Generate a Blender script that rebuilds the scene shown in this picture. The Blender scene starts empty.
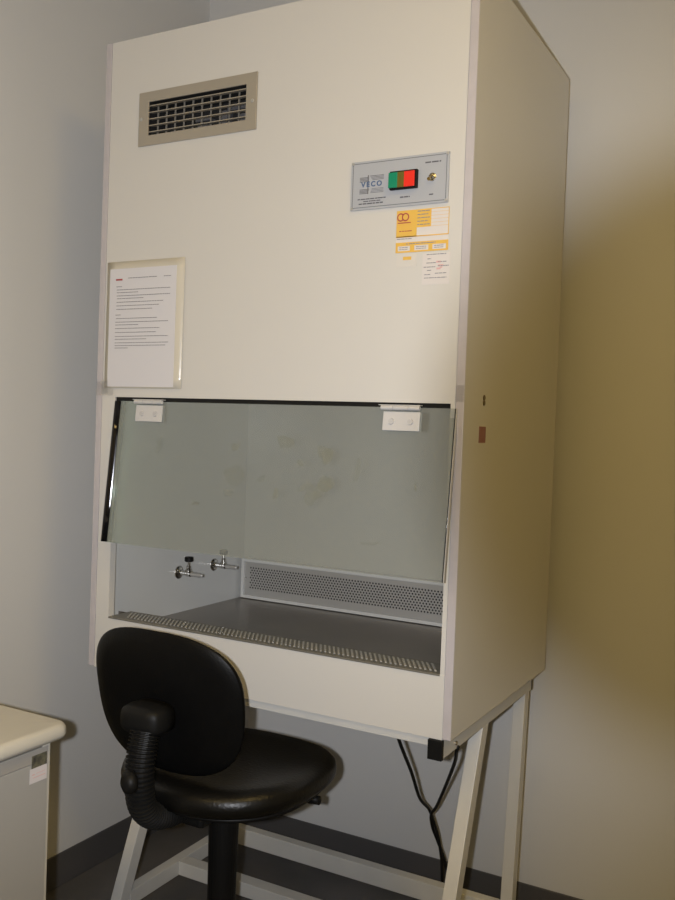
import bpy, bmesh, math, random
from mathutils import Vector, Matrix
random.seed(4)
scene = bpy.context.scene
COL = scene.collection
PI = math.pi

# ------------------------------------------------------------------ materials
def mat(name, base, rough=.5, metal=0., spec=.5, coat=0., noise=None, bump=None, alt=None):
    """noise=(scale, amount) blends base towards alt; bump=(scale, strength)"""
    m = bpy.data.materials.new(name); m.use_nodes = True
    nt = m.node_tree; b = nt.nodes['Principled BSDF']
    b.inputs['Base Color'].default_value = (*base, 1)
    b.inputs['Roughness'].default_value = rough
    b.inputs['Metallic'].default_value = metal
    b.inputs['Specular IOR Level'].default_value = spec
    b.inputs['Coat Weight'].default_value = coat
    b.inputs['Coat Roughness'].default_value = .12
    tc = nt.nodes.new('ShaderNodeTexCoord')
    if noise:
        n = nt.nodes.new('ShaderNodeTexNoise'); n.inputs['Scale'].default_value = noise[0]
        n.inputs['Detail'].default_value = 5
        nt.links.new(tc.outputs['Object'], n.inputs['Vector'])
        r = nt.nodes.new('ShaderNodeMapRange'); r.inputs['From Min'].default_value = .35
        r.inputs['From Max'].default_value = .7; r.inputs['To Max'].default_value = noise[1]
        nt.links.new(n.outputs['Fac'], r.inputs['Value'])
        mx = nt.nodes.new('ShaderNodeMix'); mx.data_type = 'RGBA'
        mx.inputs['A'].default_value = (*base, 1)
        mx.inputs['B'].default_value = (*(alt or tuple(c*.8 for c in base)), 1)
        nt.links.new(r.outputs['Result'], mx.inputs['Factor'])
        nt.links.new(mx.outputs['Result'], b.inputs['Base Color'])
    if bump:
        n2 = nt.nodes.new('ShaderNodeTexNoise'); n2.inputs['Scale'].default_value = bump[0]
        n2.inputs['Detail'].default_value = 3
        nt.links.new(tc.outputs['Object'], n2.inputs['Vector'])
        bp = nt.nodes.new('ShaderNodeBump'); bp.inputs['Strength'].default_value = bump[1]
        bp.inputs['Distance'].default_value = .002
        nt.links.new(n2.outputs['Fac'], bp.inputs['Height'])
        nt.links.new(bp.outputs['Normal'], b.inputs['Normal'])
    return m

M = {}
M['wall'] = mat('wall_paint', (.615, .61, .60), .6, noise=(1.5, .35), alt=(.60, .595, .58), bump=(90, .08))
M['ceiling'] = mat('ceiling_paint', (.6, .57, .52), .8)
M['floor'] = mat('vinyl_floor', (.10, .097, .095), .42, noise=(7, .8), alt=(.14, .13, .125), bump=(40, .1))
M['skirting'] = mat('vinyl_skirting', (.075, .072, .072), .45, noise=(9, .5), alt=(.09, .085, .085))
M['laminate'] = mat('cream_laminate', (.57, .555, .53), .32, spec=.4, noise=(2.2, .5), alt=(.555, .54, .51))
M['laminate_side'] = mat('cream_laminate_side', (.57, .555, .52), .06, spec=.7, noise=(2.2, .5), alt=(.555, .54, .50), bump=(6, .02))
M['edging'] = mat('lilac_edge_banding', (.47, .44, .46), .3, noise=(30, .3))
M['stand'] = mat('white_enamelled_steel', (.58, .57, .54), .35, noise=(12, .3))
M['white_in'] = mat('chamber_white', (.60, .60, .58), .22, noise=(3, .3))
M['black_plastic'] = mat('black_plastic', (.006, .006, .006), .5, spec=.18)
M['rubber'] = mat('black_rubber', (.006, .006, .006), .5, spec=.25)
M['fabric'] = mat('black_vinyl', (.003, .003, .0028), .36, spec=.3, bump=(160, .35), noise=(25, .5), alt=(.005, .0045, .0045))
M['shell'] = mat('black_shell', (.003, .003, .003), .42, spec=.12, bump=(220, .2), noise=(30, .6), alt=(.004, .004, .0042))
M['steel'] = mat('brushed_steel', (.33, .295, .26), .34, metal=1., noise=(4, .5), alt=(.24, .215, .19))
M['steel_bright'] = mat('bright_steel', (.62, .62, .62), .28, metal=1.)
M['steel_dull'] = mat('dull_perforated_steel', (.44, .43, .41), .45, metal=.35)
M['chrome'] = mat('chrome', (.6, .58, .55), .15, metal=1.)
M['fin'] = mat('dark_polished_trim', (.03, .03, .033), .10, metal=.8, spec=.8)
M['alum'] = mat('aluminium_grille', (.36, .325, .27), .42, metal=.25)
M['dark'] = mat('recess_shade', (.012, .011, .011), .7)  # near-black colour stands in for shade inside recesses
M['plate'] = mat('grey_blue_plate', (.38, .395, .43), .35, spec=.4)
M['plate_line'] = mat('plate_border_line', (.12, .13, .14), .5)
M['green'] = mat('green_button', (.005, .22, .12), .3)
M['red'] = mat('red_button', (.75, .03, .02), .3)
M['olive'] = mat('olive_button_gap', (.13, .10, .015), .4)
M['blue_ink'] = mat('blue_ink', (.07, .12, .24), .5)
M['ink'] = mat('dark_ink', (.10, .10, .115), .6)
M['grey_ink'] = mat('grey_ink', (.23, .23, .25), .6)
M['pale_ink'] = mat('pale_ink', (.42, .38, .38), .6)
M['red_ink'] = mat('red_ink', (.36, .06, .06), .6)
M['pink_ink'] = mat('pink_stamp_ink', (.62, .38, .37), .6)
M['paper'] = mat('white_paper', (.60, .59, .62), .6, bump=(14, .25))
M['label_paper'] = mat('label_paper', (.62, .585, .57), .5)
M['yellow'] = mat('amber_print', (.68, .41, .08), .5, noise=(40, .4), alt=(.7, .48, .09))
M['sleeve'] = mat('clear_sleeve', (.56, .525, .45), .2, spec=.6, bump=(16, .35))
M['pinksticker'] = mat('faded_pink_sticker', (.26, .10, .09), .5, noise=(60, .5), alt=(.3, .14, .14))
M['bench_top'] = mat('cream_postformed_top', (.48, .455, .395), .35, noise=(6, .3))
M['bench_body'] = mat('grey_cabinet_front', (.33, .32, .30), .45)
M['bench_rail'] = mat('grey_rail', (.32, .30, .27), .45)
M['hatch'] = mat('grey_hatching', (.14, .14, .15), .5)
def tape_mat():
    m = bpy.data.materials.new('clear_tape'); m.use_nodes = True
    nt = m.node_tree; nt.nodes.clear()
    o = nt.nodes.new('ShaderNodeOutputMaterial'); t = nt.nodes.new('ShaderNodeBsdfTransparent')
    g = nt.nodes.new('ShaderNodeBsdfGlossy'); g.inputs['Roughness'].default_value = .12
    n = nt.nodes.new('ShaderNodeTexNoise'); n.inputs['Scale'].default_value = 90
    b = nt.nodes.new('ShaderNodeBump'); b.inputs['Strength'].default_value = .9; b.inputs['Distance'].default_value = .004
    nt.links.new(n.outputs['Fac'], b.inputs['Height']); nt.links.new(b.outputs['Normal'], g.inputs['Normal'])
    x = nt.nodes.new('ShaderNodeMixShader'); x.inputs[0].default_value = .12
    nt.links.new(t.outputs[0], x.inputs[1]); nt.links.new(g.outputs[0], x.inputs[2]); nt.links.new(x.outputs[0], o.inputs[0])
    return m
M['tape'] = tape_mat()

def lamp_mat():
    m = bpy.data.materials.new('lit_diffuser'); m.use_nodes = True
    b = m.node_tree.nodes['Principled BSDF']
    b.inputs['Base Color'].default_value = (.8, .78, .7, 1)
    b.inputs['Emission Color'].default_value = (1, .70, .24, 1)
    b.inputs['Emission Strength'].default_value = 9.6
    return m
M['lamp'] = lamp_mat()

def pane_mat():
    """greenish glass with a thin film of dirt and a few smudges (object coords = metres on the pane)"""
    m = bpy.data.materials.new('smudged_glass'); m.use_nodes = True
    nt = m.node_tree; nt.nodes.clear(); N = nt.nodes.new; L = nt.links.new
    out = N('ShaderNodeOutputMaterial')
    tr = N('ShaderNodeBsdfTransparent'); tr.inputs[0].default_value = (.895, .905, .89, 1)
    gl = N('ShaderNodeBsdfGlossy'); gl.inputs['Roughness'].default_value = .02
    gl.inputs[0].default_value = (.9, 1, .95, 1)
    df = N('ShaderNodeBsdfDiffuse'); df.inputs[0].default_value = (.42, .43, .41, 1)
    fr = N('ShaderNodeFresnel'); fr.inputs[0].default_value = 1.5
    hf = N('ShaderNodeMath'); hf.operation = 'MULTIPLY'; hf.inputs[1].default_value = .5
    L(fr.outputs[0], hf.inputs[0])
    tc = N('ShaderNodeTexCoord')
    wn = N('ShaderNodeTexNoise'); wn.inputs['Scale'].default_value = 30; L(tc.outputs['Object'], wn.inputs['Vector'])
    add = N('ShaderNodeVectorMath'); add.operation = 'MULTIPLY_ADD'
    L(wn.outputs['Color'], add.inputs[0]); add.inputs[1].default_value = (.035, .035, .035); L(tc.outputs['Object'], add.inputs[2])
    total = None
    # centre x, z (pane space), radius x, radius z, strength
    for cx, cz, rx, rz, s in SMUDGES:
        sub = N('ShaderNodeVectorMath'); sub.operation = 'SUBTRACT'; L(add.outputs[0], sub.inputs[0])
        sub.inputs[1].default_value = (cx+.0175, .0175, cz+.0175)
        sc = N('ShaderNodeVectorMath'); sc.operation = 'MULTIPLY'; L(sub.outputs[0], sc.inputs[0]); sc.inputs[1].default_value = (1/rx, 0, 1/rz)
        ln = N('ShaderNodeVectorMath'); ln.operation = 'LENGTH'; L(sc.outputs[0], ln.inputs[0])
        mr = N('ShaderNodeMapRange'); mr.interpolation_type = 'SMOOTHSTEP'
        mr.inputs['From Min'].default_value = .7; mr.inputs['From Max'].default_value = 1.15
        mr.inputs['To Min'].default_value = s; mr.inputs['To Max'].default_value = 0
        L(ln.outputs['Value'], mr.inputs['Value'])
        if total is None: total = mr.outputs[0]
        else:
            mx = N('ShaderNodeMath'); mx.operation = 'MAXIMUM'; L(total, mx.inputs[0]); L(mr.outputs[0], mx.inputs[1]); total = mx.outputs[0]
    sm = N('ShaderNodeBsdfDiffuse'); sm.inputs[0].default_value = (.22, .22, .15, 1)
    base = N('ShaderNodeMixShader'); base.inputs[0].default_value = .21
    L(tr.outputs[0], base.inputs[1]); L(df.outputs[0], base.inputs[2])
    b2 = N('ShaderNodeMixShader'); L(total, b2.inputs[0]); L(base.outputs[0], b2.inputs[1]); L(sm.outputs[0], b2.inputs[2])
    b3 = N('ShaderNodeMixShader'); L(hf.outputs[0], b3.inputs[0]); L(b2.outputs[0], b3.inputs[1]); L(gl.outputs[0], b3.inputs[2])
    L(b3.outputs[0], out.inputs[0])
    return m

# ------------------------------------------------------------------ helpers
def link(name, bm, m, parent=None, smooth=False, bevel=0, seg=2):
    me = bpy.data.meshes.new(name); bmesh.ops.recalc_face_normals(bm, faces=bm.faces[:]); bm.to_mesh(me); bm.free()
    for k in (m if isinstance(m, (list, tuple)) else [m]): me.materials.append(k)
    o = bpy.data.objects.new(name, me); COL.objects.link(o)
    if parent: o.parent = parent
    if smooth:
        for p in me.polygons: p.use_smooth = True
    if bevel:
        b = o.modifiers.new('b', 'BEVEL'); b.width = bevel; b.segments = seg; b.limit_method = 'ANGLE'
        b.harden_normals = False
    return o
def box(bm, x0, x1, y0, y1, z0, z1, mi=0):
    v = [bm.verts.new((x, y, z)) for x in (x0, x1) for y in (y0, y1) for z in (z0, z1)]
    for f in ((0,1,3,2),(4,6,7,5),(0,4,5,1),(2,3,7,6),(0,2,6,4),(1,5,7,3)):
        bm.faces.new([v[i] for i in f]).material_index = mi
    return v
def bx(name, x0, x1, y0, y1, z0, z1, m, parent=None, bevel=0):
    bm = bmesh.new(); box(bm, x0, x1, y0, y1, z0, z1); return link(name, bm, m, parent, bevel=bevel)
def beam(bm, a, b, sx, sy):
    """sheared rectangular tube from a to b, horizontal cuts, section sx (X) by sy (Y)"""
    v = []
    for p in (a, b):
        for dx, dy in ((-1,-1),(1,-1),(1,1),(-1,1)):
            v.append(bm.verts.new((p[0]+dx*sx/2, p[1]+dy*sy/2, p[2])))
    bm.faces.new(v[0:4]); bm.faces.new(v[4:8])
    for i in range(4): j = (i+1) % 4; bm.faces.new((v[i], v[j], v[4+j], v[4+i]))
def cyl(bm, a, b, r0, r1=None, n=20, cap=True):
    a = Vector(a); b = Vector(b); r1 = r0 if r1 is None else r1
    d = (b-a).normalized(); u = d.orthogonal().normalized(); w = d.cross(u)
    A = [bm.verts.new(a+(u*math.cos(t)+w*math.sin(t))*r0) for t in (2*PI*i/n for i in range(n))]
    B = [bm.verts.new(b+(u*math.cos(t)+w*math.sin(t))*r1) for t in (2*PI*i/n for i in range(n))]
    for i in range(n): j = (i+1) % n; bm.faces.new((A[i], A[j], B[j], B[i]))
    if cap: bm.faces.new(A); bm.faces.new(B)
def ring_sweep(bm, pts, radii, n=14, sx=1., up=Vector((1,0,0))):
    """sweep an ellipse; sx stretches along 'up' axis"""
    rings = []
    for i, p in enumerate(pts):
        p = Vector(p); d = (Vector(pts[min(i+1, len(pts)-1)])-Vector(pts[max(i-1, 0)])).normalized()
        u = (up-d*up.dot(d)).normalized(); w = d.cross(u)
        r = radii[i] if isinstance(radii, (list, tuple)) else radii
        rings.append([bm.verts.new(p+u*math.cos(t)*r*sx+w*math.sin(t)*r) for t in (2*PI*k/n for k in range(n))])
    for a, b in zip(rings, rings[1:]):
        for k in range(n): j = (k+1) % n; bm.faces.new((a[k], a[j], b[j], b[k]))
    bm.faces.new(rings[0]); bm.faces.new(rings[-1])
def lathe(bm, c, prof, n=28, axis='Z'):
    rings = []
    for r, h in prof:
        ring = []
        for k in range(n):
            t = 2*PI*k/n; a, b = r*math.cos(t), r*math.sin(t)
            ring.append(bm.verts.new(Vector(c)+(Vector((a, b, h)) if axis == 'Z' else Vector((h, a, b)) if axis == 'X' else Vector((a, h, b)))))
        rings.append(ring)
    for a, b in zip(rings, rings[1:]):
        for k in range(n): j = (k+1) % n; bm.faces.new((a[k], a[j], b[j], b[k]))
    bm.faces.new(rings[0]); bm.faces.new(rings[-1])
def catmull(P, n=8):
    P = [Vector(p) for p in P]; Q = [P[0]*2-P[1]]+P+[P[-1]*2-P[-2]]; out = []
    for i in range(1, len(Q)-2):
        for k in range(n):
            t = k/n; a, b, c, d = Q[i-1:i+3]
            out.append(.5*((2*b)+(c-a)*t+(2*a-5*b+4*c-d)*t*t+(3*b-3*c+d-a)*t**3))
    return out+[P[-1]]
def empty(name, loc, label, cat, group=None):
    o = bpy.data.objects.new(name, None); COL.objects.link(o); o.location = loc
    o['label'] = label; o['category'] = cat; o.empty_display_size = .1
    if group: o['group'] = group
    return o
class P:   # builds parts in world coordinates under an Empty
    pass
def adopt(root):
    """children were modelled in world coordinates: keep them in place under the root"""
    bpy.context.view_layer.update()
    for ch in root.children:
        ch.location = -root.location
def text_mesh(name, s, size, loc, m, parent, ext=.0004, spacing=1.0, off=0.):
    c = bpy.data.curves.new(name, 'FONT'); c.body = s; c.size = size; c.extrude = ext
    c.align_x = 'CENTER'; c.align_y = 'CENTER'; c.space_character = spacing; c.offset = off
    t = bpy.data.objects.new(name+'_c', c); COL.objects.link(t)
    bpy.context.view_layer.update()
    me = bpy.data.meshes.new_from_object(t.evaluated_get(bpy.context.evaluated_depsgraph_get()))
    bpy.data.objects.remove(t); me.materials.clear(); me.materials.append(m)
    R = Matrix.Rotation(PI/2, 4, 'X'); me.transform(Matrix.Translation(loc) @ R)
    o = bpy.data.objects.new(name, me); COL.objects.link(o); o.parent = parent
    return o
def struct(o): o['kind'] = 'structure'; return o

# ------------------------------------------------------------------ room shell
XL, YB, XR, YF, ZC = -1.954, .784, 2.3, -3.5, 2.98
T = .1
struct(bx('floor', XL-T, XR+T, YF-T, YB+T, -T, 0, M['floor']))
struct(bx('ceiling', XL-T, XR+T, YF-T, YB+T, ZC, ZC+T, M['ceiling']))
struct(bx('wall_left', XL-T, XL, YF, YB, 0, ZC, M['wall']))
struct(bx('wall_right', XR, XR+T, YF, YB, 0, ZC, M['wall']))
struct(bx('wall_back', XL-T, XR+T, YB, YB+T, 0, ZC, M['wall']))
struct(bx('wall_front', XL-T, XR+T, YF-T, YF, 0, ZC, M['wall']))
def skirting(name, x0, x1, y0, y1):
    return struct(bx(name, x0, x1, y0, y1, 0, .1, M['skirting'], bevel=.003))
skirting('baseboard_back', XL+.004, XR, YB-.005, YB)
skirting('baseboard_left', XL, XL+.005, YF, YB-.005)
skirting('baseboard_right', XR-.005, XR, YF, YB-.005)
skirting('baseboard_front', XL+.005, XR-.005, YF, YF+.005)

# ceiling lights out of view; the second is an added fill
def lamp(x0, x1, y0, y1, label, m):
    c = empty('ceiling_light', ((x0+x1)/2, (y0+y1)/2, ZC-.03), label, 'ceiling light')
    bx('frame', x0-.03, x1+.03, y0-.03, y1+.03, ZC-.03, ZC, M['stand'], c)
    bx('diffuser', x0, x1, y0, y1, ZC-.034, ZC-.028, m, c)
    adopt(c)
lamp(-.2, 1.0, -1.2, -.6, 'long ceiling light panel nearest the tall cabinet', M['lamp'])
lamp(-1.3, -.2, -2.75, -2.2, 'added unseen ceiling panel brightening the left wall', M['lamp'])  # second panel added to lift the left wall

# ------------------------------------------------------------------ laminar flow cabinet
X0, X1, D, ZB, ZT = -1.669, -.669, .683, .745, 2.331
cab = empty('laminar_flow_cabinet', (-1.169, .34, ZB), 'tall cream laminar flow cabinet with glass sash on a white steel stand', 'cabinet')
TH = .018
for x in (X0, X1-TH):
    sp = bx('side_panel', x, x+TH, .0015, D, ZB, ZT, M['laminate_side'], cab)
    e = bx('edge_banding', x, x+TH, -.0015, .0015, ZB, ZT, M['edging'], sp, bevel=.0008)
    e['label'] = 'lilac front edging'
bx('top_panel', X0+TH, X1-TH, .004, D, ZT-TH, ZT, M['laminate'], cab)
bx('back_panel', X0+TH, X1-TH, D-.012, D, ZB, ZT-TH, M['laminate'], cab)
bx('bottom_panel', X0+TH, X1-TH, .03, D-.012, ZB, ZB+TH, M['laminate'], cab)
Z1, Z2 = 1.437, .877
# upper front panel with an opening for the grille (four boxes in one mesh)
VX0, VX1, VZ0, VZ1 = -1.525, -1.230, 2.082, 2.166
bm = bmesh.new()
xa, xb = X0+TH+.0008, X1-TH-.0008
vy0, vy1 = .0, .018
def plate_hole(bm, x0, x1, z0, z1, hx0, hx1, hz0, hz1, y0, y1):
    xs = (x0, hx0, hx1, x1); zs = (z0, hz0, hz1, z1); g = {}
    for yi, y in enumerate((y0, y1)):
        for i, x in enumerate(xs):
            for k, z in enumerate(zs): g[i, k, yi] = bm.verts.new((x, y, z))
    for i in range(3):
        for k in range(3):
            if (i, k) == (1, 1): continue
            for yi in (0, 1): bm.faces.new((g[i,k,yi], g[i+1,k,yi], g[i+1,k+1,yi], g[i,k+1,yi]))
    for i in range(3):
        for k in (0, 3): bm.faces.new((g[i,k,0], g[i+1,k,0], g[i+1,k,1], g[i,k,1]))
        for k in (0, 3): bm.faces.new((g[k,i,0], g[k,i+1,0], g[k,i+1,1], g[k,i,1]))
    for k in (1, 2): bm.faces.new((g[1,k,0], g[2,k,0], g[2,k,1], g[1,k,1])); bm.faces.new((g[k,1,0], g[k,2,0], g[k,2,1], g[k,1,1]))
plate_hole(bm, xa, xb, Z1, ZT, VX0-.013, VX1+.013, VZ0-.013, VZ1+.013, vy0, vy1)
link('upper_front_panel', bm, M['laminate'], cab)
bx('lower_front_panel', xa, xb, 0, .016, .742, Z2, M['laminate'], cab, bevel=.001)
# pillars beside the opening
bx('side_pillar', X0+TH+.0008, -1.607, .0, .02, Z2, Z1, M['laminate'], cab)
bx('side_pillar', -.698, X1-TH-.0008, .0, .02, Z2, Z1, M['laminate'], cab)
g = bx('gap_shade', -1.606, -.699, .004, .022, Z1-.010, Z1, M['rubber'], cab); g['label'] = 'black strip standing in for gap shade'  # black strip painted in for the shaded gap above the pane
# chamber
bx('chamber_lining', X0+TH+.0005, X0+TH+.004, .02, .66, .80, 1.56, M['white_in'], cab)
bx('chamber_lining', X1-TH-.004, X1-TH-.0005, .02, .66, .80, 1.56, M['white_in'], cab)
bx('chamber_back', X0+TH+.004, X1-TH-.004, .655, .668, .80, 1.56, M['white_in'], cab)
bx('chamber_roof', X0+TH+.0005, X1-TH-.0005, .02, .668, 1.56, 1.575, M['white_in'], cab)
# steel work table: flat slab, raised front step
bm = bmesh.new(); box(bm, X0+TH+.004, X1-TH-.004, .083, .655, .815, .830); box(bm, X0+TH+.004, X1-TH-.004, .08, .083, .815, .874)
link('work_table', bm, M['steel'], cab, bevel=.001)
# front intake grille with slanting slots
bm = bmesh.new(); box(bm, -1.6065, -.6985, -.002, .082, .874, .8785)
M['rib'] = mat('pale_rib_metal', (.42, .42, .42), .4, metal=.2)
M['grille_metal'] = mat('grille_metal', (.20, .19, .165), .4, metal=.4)
gr = link('front_grille', bm, M['grille_metal'], cab, bevel=.001)
bm = bmesh.new(); n = 74
for i in range(n):
    x = -1.558+i*(.853/n)
    v = [bm.verts.new((x+dx, y, .8789)) for dx, y in ((.0, .014), (.0050, .014), (.0050-.030, .066), (-.030, .066))]
    w = [bm.verts.new((q.co.x, q.co.y, .8805)) for q in v]
    bm.faces.new(v); bm.faces.new(w)
    for a in range(4): b = (a+1) % 4; bm.faces.new((v[a], v[b], w[b], w[a]))
o = link('slot_row', bm, M['rib'], gr); o['label'] = 'row of short slanting bright ribs'
# rear perforated panel
bm = bmesh.new()
px0, px1, pz0, pz1, py = -1.622, -.705, .845, .947, .636
def frame4(bm, x0, x1, z0, z1, w, y0, y1):
    box(bm, x0, x1, y0, y1, z0, z0+w); box(bm, x0, x1, y0, y1, z1-w, z1)
    box(bm, x0, x0+w, y0, y1, z0+w, z1-w); box(bm, x1-w, x1, y0, y1, z0+w, z1-w)
frame4(bm, -1.637, -.694, .832, .957, .010, .628, .655)
o = link('perforated_panel_frame', bm, M['white_in'], cab, bevel=.001)
# perforated sheet: hexagonal field of real holes
bm = bmesh.new()
cw, ch = .0098, .0078
nx = int((px1-px0-.02)/cw); nz = 9
ox = px0+.012; oz = .862-.0; 
hole = .0029
for k in range(nz):
    for i in range(nx):
        x = ox+i*cw+(cw/2 if k % 2 else 0); z = oz+k*ch
        c = (x+cw/2, z+ch/2)
        rect = []
        for t in range(8):
            a = PI/4*t; ca, sa = math.cos(a), math.sin(a)
            s = min((cw/2)/abs(ca) if abs(ca) > 1e-6 else 9, (ch/2)/abs(sa) if abs(sa) > 1e-6 else 9)
            if t % 2: rx_, rz_ = math.copysign(cw/2, ca), math.copysign(ch/2, sa)
            else: rx_, rz_ = ca*s, sa*s
            rect.append(bm.verts.new((c[0]+rx_, py, c[1]+rz_)))
        inn = [bm.verts.new((c[0]+hole*math.cos(PI/4*t), py, c[1]+hole*math.sin(PI/4*t))) for t in range(8)]
        for t in range(8): u = (t+1) % 8; bm.faces.new((rect[t], rect[u], inn[u], inn[t]))
fx0, fx1, fz0, fz1 = ox, ox+nx*cw, oz, oz+nz*ch
def quad(bm, x0, x1, z0, z1, y): bm.faces.new([bm.verts.new(p) for p in ((x0,y,z0),(x1,y,z0),(x1,y,z1),(x0,y,z1))])
quad(bm, -1.629, -.702, .840, fz0, py); quad(bm, -1.629, -.702, fz1, .949, py)
quad(bm, -1.629, fx0, fz0, fz1, py); quad(bm, fx1+cw/2, -.702, fz0, fz1, py)
for k in range(nz):   # zigzag ends
    z = oz+k*ch
    if k % 2: quad(bm, fx0, fx0+cw/2, z, z+ch, py)
    else: quad(bm, fx1, fx1+cw/2, z, z+ch, py)
o = link('perforated_sheet', bm, M['steel_dull'], cab)
bmf = o.modifiers.new('s', 'SOLIDIFY'); bmf.thickness = .0012
bx('filter_recess_shade', -1.63, -.70, .645, .6548, .838, .951, M['dark'], cab)  # near-black slab stands in for the shade behind the holes
for z in (.895,):
    bm = bmesh.new(); cyl(bm, (-1.623, .6335, z), (-1.623, .636, z), .003, n=10); link('screw', bm, M['chrome'], cab)

# gas taps on the left chamber wall
def tap(y, z):
    x = X0+TH+.0042
    bm = bmesh.new()
    lathe(bm, (x, y, z), [(.019, -.0002), (.019, .003), (.014, .006), (.0075, .008), (.0072, .028), (.009, .030), (.009, .044), (.0062, .046)], 20, 'X')
    cyl(bm, (x+.036, y, z), (x+.036, y, z+.012), .009); cyl(bm, (x+.036, y, z+.012), (x+.036, y, z+.022), .0065); cyl(bm, (x+.036, y, z+.022), (x+.036, y, z+.036), .0035)
    t = link('gas_tap', bm, M['chrome'], cab, smooth=False, bevel=.0006)
    bm = bmesh.new(); lathe(bm, (x, y, z-.001), [(.0062, .045), (.0072, .050), (.006, .055), (.0072, .060), (.006, .066), (.0068, .072), (.005, .080), (.0046, .087)], 16, 'X')
    link('hose_nozzle', bm, M['steel_dull'], t, smooth=True)
    bm = bmesh.new(); lathe(bm, (x+.036, y, z), [(.010, .034), (.0125, .036), (.0125, .046), (.011, .048)], 18)
    link('tap_knob', bm, M['black_plastic'], t)
tap(.327, .947); tap(.495, .950)

# glass sash
GT, GBZ, GBY = 1.427, 1.074, -.036
ang = math.atan2(-GBY, GT-GBZ)
def sash(v):   # local (x, depth, h down from the top edge) -> world
    x, d, h = v
    return Vector((x, -.003-h*math.sin(ang)+d*math.cos(ang), GT-h*math.cos(ang)-d*math.sin(ang)*0-d*math.sin(ang)))
HL = (GT-GBZ)/math.cos(ang)
def sbox(bm, x0, x1, d0, d1, h0, h1):
    v = box(bm, x0, x1, d0, d1, h0, h1)
    for q in v: q.co = sash(q.co)
gx0, gx1 = -1.602, -.684
# camera model (needed for the camera anyway)
F, YAW, PIT, ROL = 907.68, .5032, -.0238, .0365
fw = Vector((-math.sin(YAW)*math.cos(PIT), math.cos(YAW)*math.cos(PIT), math.sin(PIT)))
rt = fw.cross(Vector((0,0,1))).normalized(); upv = rt.cross(fw)
r2 = rt*math.cos(ROL)+upv*math.sin(ROL); u2 = -rt*math.sin(ROL)+upv*math.cos(ROL)
CAM = Vector((0, -1.742, 1.3778))
SMUDGES = [(-1.087, 1.343, .023, .013, .16), (-.981, 1.316, .022, .017, .25), (-.996, 1.324, .012, .018, .14), (-1.044, 1.298, .008, .007, .2), (-.975, 1.255, .020, .017, .24),
           (-1.021, 1.244, .024, .010, .12), (-.995, 1.23, .014, .014, .20), (-1.017, 1.22, .016, .015, .14), (-1.104, 1.223, .009, .013, .2), (-.903, 1.29, .006, .03, .10),
           (-1.226, 1.328, .015, .012, .18), (-1.218, 1.264, .033, .023, .10), (-1.449, 1.321, .014, .025, .08), (-1.322, 1.189, .008, .006, .2), (-.757, 1.261, .0035, .010, .22),
           (-.86, 1.137, .028, .004, .12), (-1.233, 1.221, .013, .009, .14), (-1.14, 1.259, .012, .008, .10)]
bm = bmesh.new(); sbox(bm, gx0+.0185, gx1-.0036, 0, .005, 0, HL)
pane = link('glass_sash', bm, pane_mat(), cab); pane['label'] = 'smudged greenish glass'
for s, xe in ((-1, gx0), (1, gx1)):
    bm = bmesh.new()
    a, b = (xe-.0025, xe) if s < 0 else (xe, xe+.0025)
    sbox(bm, a, b, -.001, .006, 0, HL)
    link('edge_trim', bm, M['steel_dull'], pane)
for sg, xe in ((1, gx0), (-1, gx1)):
    bm = bmesh.new(); rows_ = []
    wd = .020 if sg > 0 else .003
    for h in (0, HL*.25, HL*.5, HL*.75, HL):
        row = []
        for t in range(7):
            a = math.radians(45-14+28*t/6)
            u = t/6
            row.append(bm.verts.new(sash((xe+sg*(wd*u+wd*.10*math.sin(PI*u)), -.002+wd*.95*u-wd*.10*math.sin(PI*u), h))))
        row.append(bm.verts.new(sash((xe, wd*.95, h))))
        rows_.append(row)
    for a, b in zip(rows_, rows_[1:]):
        for k in range(8): q = (k+1) % 8; bm.faces.new((a[k], a[q], b[q], b[k]))
    bm.faces.new(rows_[0]); bm.faces.new(rows_[-1])
    f = link('side_strip', bm, M['fin'], pane, smooth=True)
    for p_ in f.data.polygons:
        if p_.index % 8 > 5 or p_.index >= 32: p_.use_smooth = False; f['label'] = 'polished dark side strip'
def hinge(x0, x1):
    bm = bmesh.new(); sbox(bm, x0, x1, -.005, -.0004, .010, .050)
    sbox(bm, x0, x1, .0054, .0085, .010, .050)
    h = link('hinge', bm, M['alum_w'], pane, bevel=.0006)
    bm = bmesh.new()
    c = sash((0, -.006, .002)); xs = (x0-.006, x0+.022, x1-.026, x1)
    for a, b in zip(xs, xs[1:]): cyl(bm, (a+.0006, c.y, c.z), (b-.0006, c.y, c.z), .0048, n=14)
    box(bm, x0-.012, x1, c.y-.001, .004, c.z+.005, c.z+.0065)
    link('hinge_barrel', bm, M['alum_w'], h, bevel=.0003)
    for xx in (x0+.02, x1-.02):
        bm = bmesh.new(); a = sash((xx, -.005, .031)); b = sash((xx, -.008, .031)); cyl(bm, a, b, .0068, .0058, n=16)
        link('screw', bm, M['screw_w'], h)
M['alum_w'] = mat('white_enamelled_hinge', (.56, .55, .55), .4, metal=.15)
M['screw_w'] = mat('painted_screw', (.47, .46, .46), .45)
hinge(-1.528, -1.446); hinge(-.846, -.762)

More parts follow.
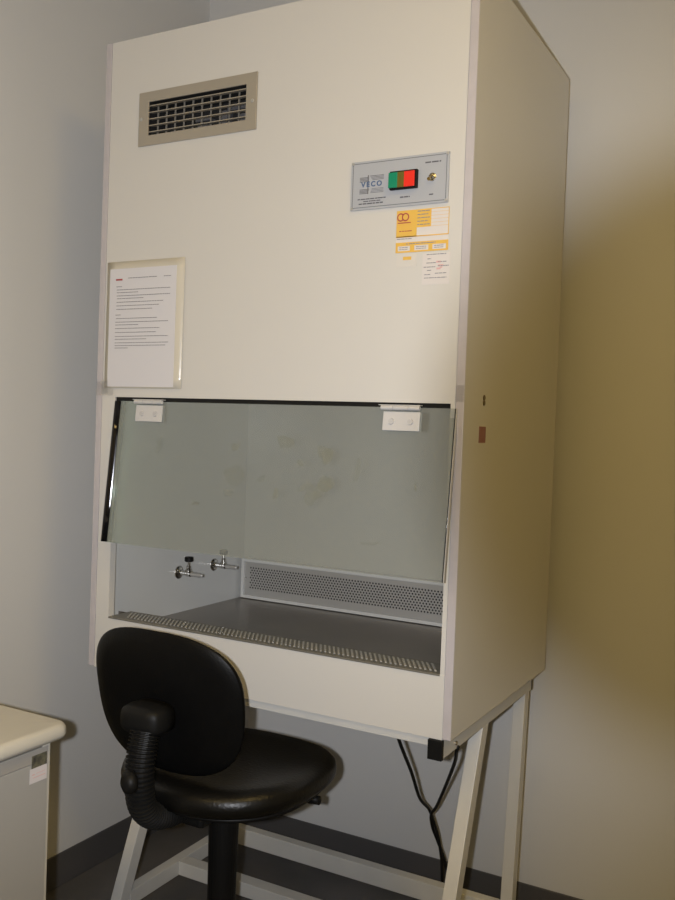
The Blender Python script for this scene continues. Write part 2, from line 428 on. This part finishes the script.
# air grille
vg = bmesh.new(); frame_w = .0
x0, x1, z0, z1 = -1.554, -1.202, 2.058, 2.190
plate_hole(vg, x0, x1, z0, z1, VX0+.002, VX1-.002, VZ0+.001, VZ1-.001, -.0045, .0)
vent = link('air_grille', vg, M['alum'], cab, bevel=.0012); vent['label'] = 'grey-beige metal louvre grille'
for k in range(5):
    z = VZ0+.010+k*.0160
    bm = bmesh.new()
    v = box(bm, VX0, VX1, .0, .016, -.0010, .0010)
    for q in v: q.co = Vector((q.co.x, q.co.y-.001, z+q.co.z+(q.co.y*.18)))
    link('slat', bm, M['alum'], vent)
for k in range(11):
    x = VX0+.010+k*.0272
    bx('rear_fin', x, x+.0014, .020, .025, VZ0, VZ1, M['alum'], vent)
bm = bmesh.new()
box(bm, VX0-.01, VX1+.01, .088, .09, VZ0-.01, VZ1+.01)
box(bm, VX0-.011, VX0-.002, .0005, .09, VZ0-.01, VZ1+.01); box(bm, VX1+.002, VX1+.011, .0005, .09, VZ0-.01, VZ1+.01)
box(bm, VX0-.01, VX1+.01, .0005, .09, VZ0-.011, VZ0-.002); box(bm, VX0-.01, VX1+.01, .0005, .09, VZ1+.002, VZ1+.011)
link('duct', bm, M['dark'], vent)  # liner coloured near-black to put shade into the grille opening
bm = bmesh.new()
for (a, b, c, d) in ((-1.425,-1.395,2.094,2.118), (-1.432,-1.385,2.125,2.131), (-1.36,-1.335,2.088,2.142), (-1.30,-1.262,2.100,2.128), (-1.335,-1.236,2.140,2.148)):
    box(bm, a, b, .066, .0875, c, d)
link('fan_mount', bm, mat('fan_mount_metal', (.20, .20, .22), .35, metal=.6), vent)
for x in (-1.5455, -1.2135):
    bm = bmesh.new(); lathe(bm, (x, -.0045, 2.1245), [(.0045, 0), (.0035, -.0018), (.001, -.002)], 12, 'Y'); link('screw', bm, M['steel_dull'], vent)

# control panel
cp = bx('control_panel', -.947, -.720, -.005, -.0002, 1.849, 1.953, M['plate'], cab, bevel=.0008); cp['label'] = 'grey-blue switch plate with dark border line'
bm = bmesh.new(); frame4(bm, -.9425, -.7245, 1.8535, 1.9485, .0012, -.0054, -.0050); link('border_line', bm, M['plate_line'], cp)
for x in (-.943, -.724):
    for z in (1.853, 1.949):
        bm = bmesh.new(); lathe(bm, (x, -.005, z), [(.0035, 0), (.003, -.0018), (.001, -.002)], 12, 'Y'); link('screw', bm, M['steel_dull'], cp)
sw = bx('rocker_switch', -.851, -.787, -.014, -.005, 1.883, 1.922, M['black_plastic'], cp, bevel=.002)
bx('green_button', -.852, -.831, -.0165, -.0135, 1.8865, 1.9185, M['green'], sw, bevel=.001)
bx('middle_bar', -.831, -.816, -.0160, -.0135, 1.8865, 1.9185, M['olive'], sw)
bx('red_button', -.816, -.792, -.0165, -.0135, 1.8865, 1.9185, M['red'], sw, bevel=.001)
bm = bmesh.new(); lathe(bm, (-.7555, -.005, 1.903), [(.0085, 0), (.0085, -.003), (.006, -.0035), (.0055, -.008), (.004, -.009)], 16, 'Y')
tg = link('toggle_switch', bm, M['chrome'], cp)
bm = bmesh.new(); cyl(bm, (-.7555, -.012, 1.903), (-.7555, -.026, 1.894), .0026, .0036, n=12); link('toggle_lever', bm, mat('brass_lever', (.5, .38, .16), .25, metal=1.), tg)
# maker's mark: hatched blocks around the letters
lx0, lx1, lz0, lz1 = -.925, -.868, 1.882, 1.922
bm = bmesh.new()
for k in range(4):
    z = lz1-.002-k*.0028
    box(bm, lx0, lx0+.022, -.0056, -.005, z-.0014-.002, z-.002); box(bm, lx0+.024+k*.002, lx1, -.0056, -.005, z-.0007, z+.0004)
    z = lz0+.001+k*.0028
    box(bm, lx0, lx0+.020+k*.001, -.0056, -.005, z, z+.0014); box(bm, lx0+.026+k*.001, lx1, -.0056, -.005, z+.0006, z+.0014)
box(bm, lx0+.019, lx0+.021, -.0058, -.005, lz0, lz1)
link('emblem_hatching', bm, M['hatch'], cp)
text_mesh('emblem_letters', 'VECO', .0150, (-.8965, -.0056, 1.902), M['blue_ink'], cp, spacing=1.42, off=.0005)
def words(bm, x0, x1, z, h, y0, y1, seed, dens=.85):
    rnd = random.Random(seed); x = x0
    while x < x1-.001:
        w = min(rnd.uniform(2., 6.)*h, x1-x); box(bm, x, x+w, y0, y1, z-h/2, z+h/2); x += w+h*rnd.uniform(.5, .9)
bm = bmesh.new()
words(bm, -.929, -.862, 1.8715, .0022, -.0056, -.005, 1); words(bm, -.915, -.874, 1.8665, .0020, -.0056, -.005, 2); words(bm, -.926, -.868, 1.8615, .0026, -.0056, -.005, 3)
words(bm, -.828, -.806, 1.868, .0026, -.0056, -.005, 4); words(bm, -.773, -.738, 1.9345, .0028, -.0056, -.005, 5); words(bm, -.762, -.753, 1.868, .0024, -.0056, -.005, 6)
bm.free()
for nm, ws in (('maker_caption', ((-.929,-.862,1.8715,.0022,1), (-.915,-.874,1.8665,.0020,2), (-.926,-.868,1.8615,.0026,3))), ('switch_caption', ((-.828,-.806,1.868,.0026,4),)),
               ('toggle_caption', ((-.773,-.738,1.9345,.0028,5),)), ('toggle_caption', ((-.762,-.753,1.868,.0024,6),))):
    bm = bmesh.new()
    for a, b, z, h, sd_ in ws: words(bm, a, b, z, h, -.0056, -.005, sd_)
    link(nm, bm, M['ink'], cp)

# stickers on the front
def flat(name, x0, x1, z0, z1, m, parent, y=-.0006, th=.0006): return bx(name, x0, x1, y, y+th, z0, z1, m, parent)
yl = flat('certificate_label', -.836, -.717, 1.7520, 1.8405, M['label_paper'], cab); yl['label'] = 'amber and white inspection label'
bm = bmesh.new(); y0, y1 = -.0011, -.0006
box(bm, -.836, -.789, y0, y1, 1.7845, 1.8405); box(bm, -.789, -.757, y0, y1, 1.803, 1.8405)
box(bm, -.836, -.717, y0, y1, 1.7840, 1.7862); box(bm, -.7185, -.717, y0, y1, 1.784, 1.8405); box(bm, -.757, -.717, y0, y1, 1.839, 1.8405)
for k in range(5): box(bm, -.757, -.7185, y0, y1, 1.8325-k*.0072, 1.8330-k*.0072)
box(bm, -.836, -.717, y0, y1, 1.7660, 1.7735); box(bm, -.836, -.717, y0, y1, 1.7520, 1.7555)
for a, b in ((-.836, -.831), (-.803, -.793), (-.761, -.752), (-.722, -.717)): box(bm, a, b, y0, y1, 1.7555, 1.7660)
link('amber_print', bm, M['yellow'], yl)
bm = bmesh.new()
for cx in (-.8265, -.8155):
    for t in range(20):
        a, b = 2*PI*t/20, 2*PI*(t+1)/20
        if cx < -.82 and t in (0, 1, 18, 19): continue
        q = [bm.verts.new((cx+r*math.cos(q_), -.0014, 1.8265+r*1.05*math.sin(q_))) for r, q_ in ((.0085, a), (.0085, b), (.0058, b), (.0058, a))]
        bm.faces.new(q)
box(bm, -.836+.003, -.803, -.0014, -.0011, 1.8135, 1.8155); words(bm, -.829, -.800, 1.797, .0018, -.0014, -.0011, 8)
link('red_print', bm, M['red_ink'], yl)
bm = bmesh.new()
for k in range(5): words(bm, -.788, -.760-.004*(k % 2), 1.8365-k*.0070, .0018, -.0014, -.0011, 10+k)
words(bm, -.834, -.800, 1.7810, .0016, -.001, -.0006, 20); words(bm, -.812, -.745, 1.7698, .0018, -.0014, -.0011, 21)
for a, b in ((-.828, -.808), (-.789, -.766), (-.748, -.727)):
    words(bm, a, b, 1.7628, .0015, -.001, -.0006, int(a*-999)); words(bm, a, b, 1.7590, .0013, -.001, -.0006, int(a*-777))
link('small_print', bm, M['grey_ink'], yl)
st = flat('small_sticker', -.833, -.787, 1.722, 1.750, mat('yellowed_paper', (.58, .555, .52), .5), cab); st['label'] = 'pale sticker with a yellow highlight'
bx('yellow_highlight', -.818, -.799, -.0010, -.0006, 1.7365, 1.7435, M['yellow'], st)
cs = flat('calibration_sticker', -.773, -.711, 1.683, 1.748, mat('pale_sticker', (.60, .565, .55), .5), cab); cs['label'] = 'white sticker with rows of print and a pink stamp'
bm = bmesh.new()
for k, (a, b, z) in enumerate(((-.764,-.719,1.745),(-.762,-.754,1.736),(-.764,-.743,1.7275),(-.738,-.719,1.729),(-.770,-.744,1.719),(-.738,-.714,1.7205),(-.762,-.753,1.712),(-.768,-.753,1.7035),(-.744,-.719,1.7055),(-.768,-.718,1.6965))):
    words(bm, a, b, z, .0017, -.001, -.0006, 40+k)
link('small_print', bm, M['grey_ink'], cs)
bm = bmesh.new()
for x, z, w, h in ((-.742,1.729,.010,.004),(-.738,1.722,.012,.003),(-.741,1.715,.009,.004),(-.734,1.7175,.006,.003)): box(bm, x, x+w, -.00095, -.0006, z-h/2, z+h/2)
link('pink_stamp', bm, M['pink_ink'], cs)
# side marks
ss = bx('side_sticker', X1, X1+.0008, .094, .134, 1.358, 1.393, M['pinksticker'], cab); ss['label'] = 'faded pink sticker'
for z in (1.455, 1.444):
    bm = bmesh.new(); lathe(bm, (X1, .117, z), [(.0062, 0), (.0052, .0018), (.001, .002)], 12, 'X'); link('side_screw', bm, mat('brown_screw', (.10, .07, .03), .5), cab)
# clear tape on the edges
for x0_, x1_, za, zb in ((X0-.001, -1.612, 1.440, 1.475), (X1-.018, X1+.0006, 1.44, 1.475)):
    t = bx('clear_tape', x0_, x1_, -.0028, -.0020, za, zb, M['tape'], cab)
adopt(cab)

# notice in sleeve
nt_ = empty('notice_sheet', (-1.52, 0, 1.459), 'printed white notice in a clear sleeve taped to the cabinet front', 'notice')
bm = bmesh.new()
W_, H_ = 9, 12
gx = [-1.642+(.247)*i/W_ for i in range(W_+1)]; gz = [1.459+.318*k/H_ for k in range(H_+1)]
vv = [[bm.verts.new((x, -.0018-.0010*abs(math.sin(i*1.3+k*.7)), z)) for k, z in enumerate(gz)] for i, x in enumerate(gx)]
for i in range(W_):
    for k in range(H_): bm.faces.new((vv[i][k], vv[i+1][k], vv[i+1][k+1], vv[i][k+1]))
o = link('plastic_sleeve', bm, M['sleeve'], nt_, smooth=True); o.modifiers.new('s', 'SOLIDIFY').thickness = .0006
pp = bx('paper', -1.632, -1.419, -.0038, -.0030, 1.463, 1.759, M['paper'], nt_)
bm = bmesh.new(); yy0, yy1 = -.0044, -.0038
rows = [(.00, .10, .022), (.012, .97, .030), (.012, .40, .037), (.012, .97, .045), (.02, .5, .052), (.012, .85, .061), (.012, .78, .070), (.012, .66, .079), (0, .09, .093),
        (.012, .75, .102), (.0, .95, .111), (.0, .42, .118), (.0, .80, .127), (.0, .74, .137), (.0, .95, .147), (.0, .57, .154), (.0, .96, .163), (.0, .92, .170), (.0, .24, .176)]
for k, (a, b, dz) in enumerate(rows):
    words(bm, -1.610+a*.17, -1.610+b*.178, 1.736-dz, .0016, yy0, yy1, 60+k)
    if k in (7, 18): link('printed_paragraphs', bm, M['grey_ink'], pp); bm = bmesh.new()
words(bm, -1.572, -1.480, 1.7345, .0017, yy0, yy1, 90); words(bm, -1.458, -1.436, 1.7345, .0017, yy0, yy1, 91)
link('page_header', bm, M['grey_ink'], pp)
bm = bmesh.new(); words(bm, -1.612, -1.590, 1.7315, .0042, yy0, yy1, 95); o = link('printed_heading', bm, M['red_ink'], pp); o['label'] = 'small dark red heading'
for (a, b, c, d) in ((-1.650, -1.628, 1.445, 1.480),):
    o = bx('tape_strip', a, b, -.0056, -.0048, c, d, M['tape'], nt_)
adopt(nt_)

# ------------------------------------------------------------------ stand
sd = empty('steel_stand', (-1.13, .28, 0), 'white square tube steel stand with splayed legs under the tall cabinet', 'stand')
xr, xl = -.7015, -1.578
w = .031
for x in (xl, xr):
    bm = bmesh.new(); box(bm, x-w/2, x+w/2, .004, .622, .702, .7415); r = link('side_rail', bm, M['stand'], sd, bevel=.0015)
    bx('end_cap', x-w/2-.0005, x+w/2+.0005, -.006, .006, .7000, .7415, M['black_plastic'], r, bevel=.001)
    bx('end_cap', x-w/2-.0005, x+w/2+.0005, .621, .628, .7010, .7410, M['black_plastic'], r, bevel=.001)
    bm = bmesh.new(); beam(bm, (x, -.010, 0), (x, .266, .7025), w, .040); link('leg', bm, M['stand'], sd, bevel=.0015)
    bm = bmesh.new(); beam(bm, (x, .530, 0), (x, .587, .7025), w, .036); link('leg', bm, M['stand'], sd, bevel=.0015)
    bm = bmesh.new(); box(bm, x-w/2, x+w/2, .066, .524, .112, .152); link('side_stretcher', bm, M['stand'], sd, bevel=.0015)
for y, z0_, z1_ in ((.283, .114, .152), (.545, .102, .152)):
    bm = bmesh.new(); box(bm, xl+w/2+.0002, xr-w/2-.0002, y-(.02 if y < .4 else .0155), y+(.02 if y < .4 else .0155), z0_, z1_)
    link('cross_beam', bm, M['stand'], sd, bevel=.0015)
for y0_, y1_ in ((.010, .040), (.57, .60)):
    bm = bmesh.new(); box(bm, xl+w/2+.0002, xr-w/2-.0002, y0_, y1_, .722, .7415); link('top_rail', bm, M['stand'], sd, bevel=.001)
bm = bmesh.new(); lathe(bm, (xr+w/2, .075, .716), [(.005, 0), (.0045, .003), (.0015, .004)], 12, 'X'); link('bolt', bm, M['chrome'], sd)
adopt(sd)

# ------------------------------------------------------------------ power cords
def cord(name, pts, label, r=.0042):
    bm = bmesh.new(); ring_sweep(bm, catmull(pts, 10), r, n=10); o = link(name, bm, M['rubber'], smooth=True)
    o['label'] = label; o['category'] = 'cord'; return o
cord('power_cord', [(-.83, .10, .735), (-.84, .115, .69), (-.862, .25, .56), (-.892, .38, .445), (-.916, .50, .370), (-.918, .54, .325), (-.914, .57, .27), (-.909, .590, .20), (-.90, .620, .05), (-.82, .66, .0048), (-.60, .70, .0048)],
     'black cord hanging straight down from under the cabinet front, left of the two')
cord('power_cord', [(-.684, .084, .706), (-.690, .092, .692), (-.715, .15, .645), (-.795, .31, .525), (-.873, .45, .405), (-.912, .51, .352), (-.926, .555, .300), (-.921, .585, .25), (-.905, .605, .19), (-.87, .635, .05), (-.78, .68, .0048), (-.60, .72, .0048)],
     'black cord slanting down from the right rail of the stand, right of the two')

# ------------------------------------------------------------------ office chair (faces the cabinet)
ch = empty('office_chair', (-1.15, -.11, 0), 'black swivel chair with rounded backrest in front of the tall cabinet', 'chair')
cx, cy = -1.140, -.105
def squircle(t, rx, ry, e=2.5):
    c, s = math.cos(t), math.sin(t)
    return rx*math.copysign(abs(c)**(2/e), c), ry*math.copysign(abs(s)**(2/e), s)
def pad(bm, c, rx, ry, prof, n=56, e=2.4, top=None):
    rings = []
    for k, h in prof:
        ring = []
        for i in range(n):
            x, y = squircle(2*PI*i/n, rx*k, ry*k, e)
            z = h
            if top: z += top(x/rx, y/ry)
            ring.append(bm.verts.new((c[0]+x, c[1]+y, c[2]+z)))
        rings.append(ring)
    for a, b in zip(rings, rings[1:]):
        for i in range(n): j = (i+1) % n; bm.faces.new((a[i], a[j], b[j], b[i]))
    bm.faces.new(rings[0]); bm.faces.new(rings[-1])
dip = lambda x, y: -.014*max(0, y)**2 + .010*x*x*.5
bm = bmesh.new()
pad(bm, (cx, cy, .598), .222, .225, [(.90, 0), (.96, .004), (.992, .014), (1.0, .026), (.985, .040), (.94, .050), (.85, .055), (.65, .053), (.4, .049), (.15, .047)], top=dip)
link('seat', bm, M['fabric'], ch, smooth=True)
bm = bmesh.new()
pad(bm, (cx, cy, .583), .205, .208, [(.5, 0), (.85, .002), (.97, .008), (1.0, .0165)], top=lambda x, y: -.010*max(0, y)**2)
link('seat_shell', bm, M['black_plastic'], ch, smooth=True)
# backrest: rounded trapezoid, curved round the sitter
def backrest_surface(bm, yoff, scale, thick, n=64):
    W2, H2 = .191*scale, .151*scale; c0 = Vector((-1.184, -.310, .808))
    def pt(u, v, dy):
        k = 1+.05*v                       # a little wider at the top
        x = u*W2*k; z = v*H2
        y = .60*(x*x) - .9*0 + .055*(-v)*.5*(1) + dy
        return c0+Vector((x, y, z))
    rings = []
    for k, d in [(.15, -.0), (.5, -.0), (.8, .001), (.93, .004), (.985, .010), (1.0, .5*thick), (.985, thick-.010), (.93, thick-.004), (.8, thick), (.5, thick), (.15, thick)]:
        ring = []
        for i in range(n):
            u, v = squircle(2*PI*i/n, k, k, 2.75)
            ring.append(bm.verts.new(pt(u, v, yoff+d)))
        rings.append(ring)
    for a, b in zip(rings, rings[1:]):
        for i in range(n): j = (i+1) % n; bm.faces.new((a[i], a[j], b[j], b[i]))
    bm.faces.new(rings[0]); bm.faces.new(rings[-1])
bm = bmesh.new(); backrest_surface(bm, 0, 1.0, .024); br = link('backrest', bm, M['shell'], ch, smooth=True)
bm = bmesh.new(); backrest_surface(bm, .022, .93, .030); link('back_cushion', bm, M['fabric'], br, smooth=True)
# bracket hump on the rear of the shell
bm = bmesh.new()
bc = Vector((-1.180, -.352, .788))
pad(bm, (0, 0, 0), .050, .030, [(1.0, -.034), (1.02, -.006), (.97, .014), (.86, .022), (.5, .027), (.15, .028)], n=36, e=3.2)
for v in bm.verts: x, y, z = v.co; v.co = bc+Vector((x, -z, y))
link('backrest_bracket', bm, M['black_plastic'], ch, smooth=True)
# bellows over the back post
path = catmull([(-1.168, -.362, .768), (-1.166, -.374, .730), (-1.164, -.380, .680), (-1.163, -.372, .630), (-1.162, -.345, .598), (-1.160, -.300, .583), (-1.152, -.250, .585)], 12)
pts, rad = [], []
dense = []
for a, b in zip(path, path[1:]): dense += [a, a.lerp(b, .5)]
dense.append(path[-1])
for i, p in enumerate(dense): pts.append(p); rad.append(.0240+(.0028 if i % 4 < 2 else -.0022))
bm = bmesh.new(); ring_sweep(bm, pts, rad, n=20, sx=1.15); link('bellows', bm, M['rubber'], ch)
bm = bmesh.new(); cyl(bm, (-1.170, -.385, .684), (-1.166, -.413, .690), .010)
lathe(bm, (0, 0, 0), [(.010, 0), (.020, .002), (.0225, .010), (.020, .020), (.010, .025)], 24, 'X')
for v in bm.verts[-120:]:
    d = Vector((-.45, -.89, 0)); sd = Vector((-.89, .45, 0)); x, y, z = v.co
    v.co = Vector((-1.148, -.412, .690))+d*x+sd*y+Vector((0, 0, z))
link('adjusting_knob', bm, M['black_plastic'], ch, smooth=True)
# mechanism box, lever, gas post, base
bm = bmesh.new(); box(bm, -1.205, -1.095, -.265, -.03, .552, .584); link('seat_mechanism', bm, M['black_plastic'], ch, bevel=.008)
bm = bmesh.new(); cyl(bm, (-1.10, -.04, .563), (-.992, -.012, .556), .005, n=10)
cyl(bm, (-.992, -.012, .556), (-.966, -.010, .556), .0110, .0095, n=14); link('height_lever', bm, M['black_plastic'], ch, smooth=True)
bm = bmesh.new(); lathe(bm, (-1.154, -.105, 0), [(.030, .17), (.032, .40), (.033, .46), (.035, .555)], 28); link('post_cover', bm, M['black_plastic'], ch, smooth=False)
bm = bmesh.new(); lathe(bm, (-1.154, -.105, 0), [(.044, .075), (.048, .095), (.044, .135), (.034, .17)], 28); hub = link('base_hub', bm, M['black_plastic'], ch, smooth=False)
for k in range(5):
    a = 2*PI*k/5+.95; d = Vector((math.cos(a), math.sin(a), 0)); p = Vector((-1.154, -.105, 0)); s = Vector((-d.y, d.x, 0))
    bm = bmesh.new(); rings = []
    for t, hw, zt, zb_ in ((.03, .026, .125, .080), (.15, .022, .112, .075), (.29, .016, .088, .066)):
        rings.append([bm.verts.new(p+d*t+s*q*hw+Vector((0, 0, z))) for q, z in ((-1, zb_), (1, zb_), (.75, zt), (-.75, zt))])
    for r0, r1 in zip(rings, rings[1:]):
        for i in range(4): j = (i+1) % 4; bm.faces.new((r0[i], r0[j], r1[j], r1[i]))
    bm.faces.new(rings[0]); bm.faces.new(rings[-1])
    lg = link('base_leg', bm, M['black_plastic'], ch, bevel=.004)
    bm = bmesh.new(); q = p+d*.275
    cyl(bm, q+Vector((0, 0, .045)), q+Vector((0, 0, .070)), .008, n=10)
    for sg in (-1, 1): cyl(bm, q+s*sg*.006+Vector((0, 0, .0255)), q+s*sg*.024+Vector((0, 0, .0255)), .0255, n=20)
    box_c = q; link('caster', bm, M['black_plastic'], lg)
adopt(ch)

# ------------------------------------------------------------------ side bench along the left wall
BX, BY = -1.285, -.495
bc_ = empty('base_cabinet', (-1.62, -1.2, 0), 'grey base cabinet under the cream worktop along the left wall', 'cabinet')
bx('end_panel', XL+.001, BX-.001, BY-.018, BY, 0.0, .7675, M['bench_top'], bc_, bevel=.001)
bx('end_panel', XL+.001, BX-.001, -1.95, -1.932, 0.0, .7675, M['bench_top'], bc_, bevel=.001)
bx('back_panel', XL+.006, XL+.018, -1.931, BY-.019, .02, .7675, M['bench_body'], bc_)
bx('plinth', BX-.06, BX-.045, -1.931, BY-.019, 0, .08, M['skirting'], bc_)
bx('top_rail', BX-.020, BX-.006, -1.931, BY-.0185, .755, .7675, M['bench_rail'], bc_)
for a, b in ((-1.210, BY-.006), (-1.928, -1.214)):
    dr = bx('door', BX-.018, BX, a, b, .085, .732, M['bench_body'], bc_, bevel=.0015)
    bm = bmesh.new(); v = box(bm, BX-.014, BX+.0, a, b, .7325, .758)
    link('handle_rail', bm, M['bench_rail'], dr, bevel=.0015)
    if b > -.6:
        s1 = bx('dark_label', BX, BX+.001, b-.040, b-.004, .722, .748, mat('dark_label', (.05, .045, .04), .3, noise=(60, 1.), alt=(.2, .19, .12)), dr)
        s2 = bx('asset_label', BX+.001, BX+.002, b-.045, b-.004, .697, .7245, mat('asset_label_paper', (.58, .54, .54), .5), dr); s2['label'] = 'small white sticker'
        bm = bmesh.new(); box(bm, BX+.002, BX+.0023, b-.040, b-.034, .712, .7140); box(bm, BX+.002, BX+.0023, b-.038, b-.008, .7065, .7078); box(bm, BX+.002, BX+.0023, b-.030, b-.010, .7135, .7143)
        link('label_print', bm, M['pink_ink'], s2)
adopt(bc_)
# worktop with rounded (bullnose) front and end
bm = bmesh.new()
xf, ye, zt, zb_ = -1.262, -.462, .797, .768
prof = []
R_ = .020
prof = [(-.030, zb_), (-.009, zb_), (-.003, zb_+.003), (0, zb_+.010), (-.002, zt-.007), (-.007, zt-.002), (-.014, zt), (-.08, zt)]
rings = []
for dx, z in prof:
    r = .028
    x1_, y1_ = xf+dx, ye+dx*.7
    ring = [(XL+.001, -2.0, z), (x1_, -2.0, z)]
    rr = max(.004, r+dx*.6)
    for t in range(7):
        a = -0+PI/2*t/6
        ring.append((x1_-rr+rr*math.cos(a), y1_-rr+rr*math.sin(a), z))
    ring.append((XL+.001, y1_, z))
    rings.append([bm.verts.new(q) for q in ring])
for a, b in zip(rings, rings[1:]):
    for i in range(len(a)): j = (i+1) % len(a); bm.faces.new((a[i], a[j], b[j], b[i]))
bm.faces.new(rings[0]); bm.faces.new(rings[-1])
wt = link('worktop', bm, M['bench_top'], smooth=True)
for p_ in wt.data.polygons:
    if p_.area > .02: p_.use_smooth = False
wt['label'] = 'cream worktop with rounded edge on the grey base cabinet by the left wall'; wt['category'] = 'worktop'

# ------------------------------------------------------------------ camera and light
BAR = (.49, -.005, .345, .07)
cam = bpy.data.cameras.new('camera'); co = bpy.data.objects.new('camera', cam); COL.objects.link(co)
cam.sensor_fit = 'VERTICAL'; cam.sensor_height = 36; cam.lens = F/900*36; cam.clip_start = .02
co.matrix_world = Matrix(((r2.x, u2.x, -fw.x, CAM.x), (r2.y, u2.y, -fw.y, CAM.y), (r2.z, u2.z, -fw.z, CAM.z), (0, 0, 0, 1)))
scene.camera = co

# the camera's own flash, left of the lens; the lens barrel's shadow is put into its emission
fl = bpy.data.lights.new('flash', 'SPOT'); fl.spot_size = math.radians(98); fl.spot_blend = .9; fl.shadow_soft_size = .012
fl.energy = 130; fl.color = (.96, .985, 1.04); fl.use_nodes = True
nt = fl.node_tree; em = nt.nodes['Emission']; N = nt.nodes.new; L = nt.links.new
geo = N('ShaderNodeNewGeometry')
def dot(v):
    d = N('ShaderNodeVectorMath'); d.operation = 'DOT_PRODUCT'; L(geo.outputs['Incoming'], d.inputs[0]); d.inputs[1].default_value = v; return d.outputs['Value']
def mth(op, a, b):
    m = N('ShaderNodeMath'); m.operation = op
    for k, q in enumerate((a, b)):
        if isinstance(q, (int, float)): m.inputs[k].default_value = q
        elif q is not None: L(q, m.inputs[k])
    return m.outputs[0]
dz = dot(fw); ax = mth('DIVIDE', dot(r2), dz); ay = mth('DIVIDE', dot(u2), dz)
dx = mth('SUBTRACT', ax, BAR[0]); dy = mth('SUBTRACT', ay, BAR[1])
rr = mth('SQRT', mth('ADD', mth('MULTIPLY', dx, dx), mth('MULTIPLY', dy, dy)), None)
mr = N('ShaderNodeMapRange'); mr.interpolation_type = 'SMOOTHSTEP'; L(rr, mr.inputs['Value'])
mr.inputs['From Min'].default_value = BAR[2]-BAR[3]; mr.inputs['From Max'].default_value = BAR[2]+BAR[3]
mr.inputs['To Min'].default_value = .0; mr.inputs['To Max'].default_value = 1.0
L(mr.outputs[0], em.inputs['Strength'])
fo = bpy.data.objects.new('camera_flash', fl); COL.objects.link(fo)
fo.location = CAM - r2*.058; fo.rotation_mode = 'QUATERNION'
fo.rotation_quaternion = (fw + u2*.13 - r2*.15).normalized().to_track_quat('-Z', 'Y')

w_ = bpy.data.worlds.new('world'); scene.world = w_; w_.use_nodes = True
w_.node_tree.nodes['Background'].inputs[0].default_value = (.5, .45, .38, 1)
w_.node_tree.nodes['Background'].inputs[1].default_value = .05

vs = scene.view_settings
vs.view_transform = 'Standard'; vs.look = 'None'; vs.gamma = 1; vs.use_curve_mapping = False; vs.exposure = -.05
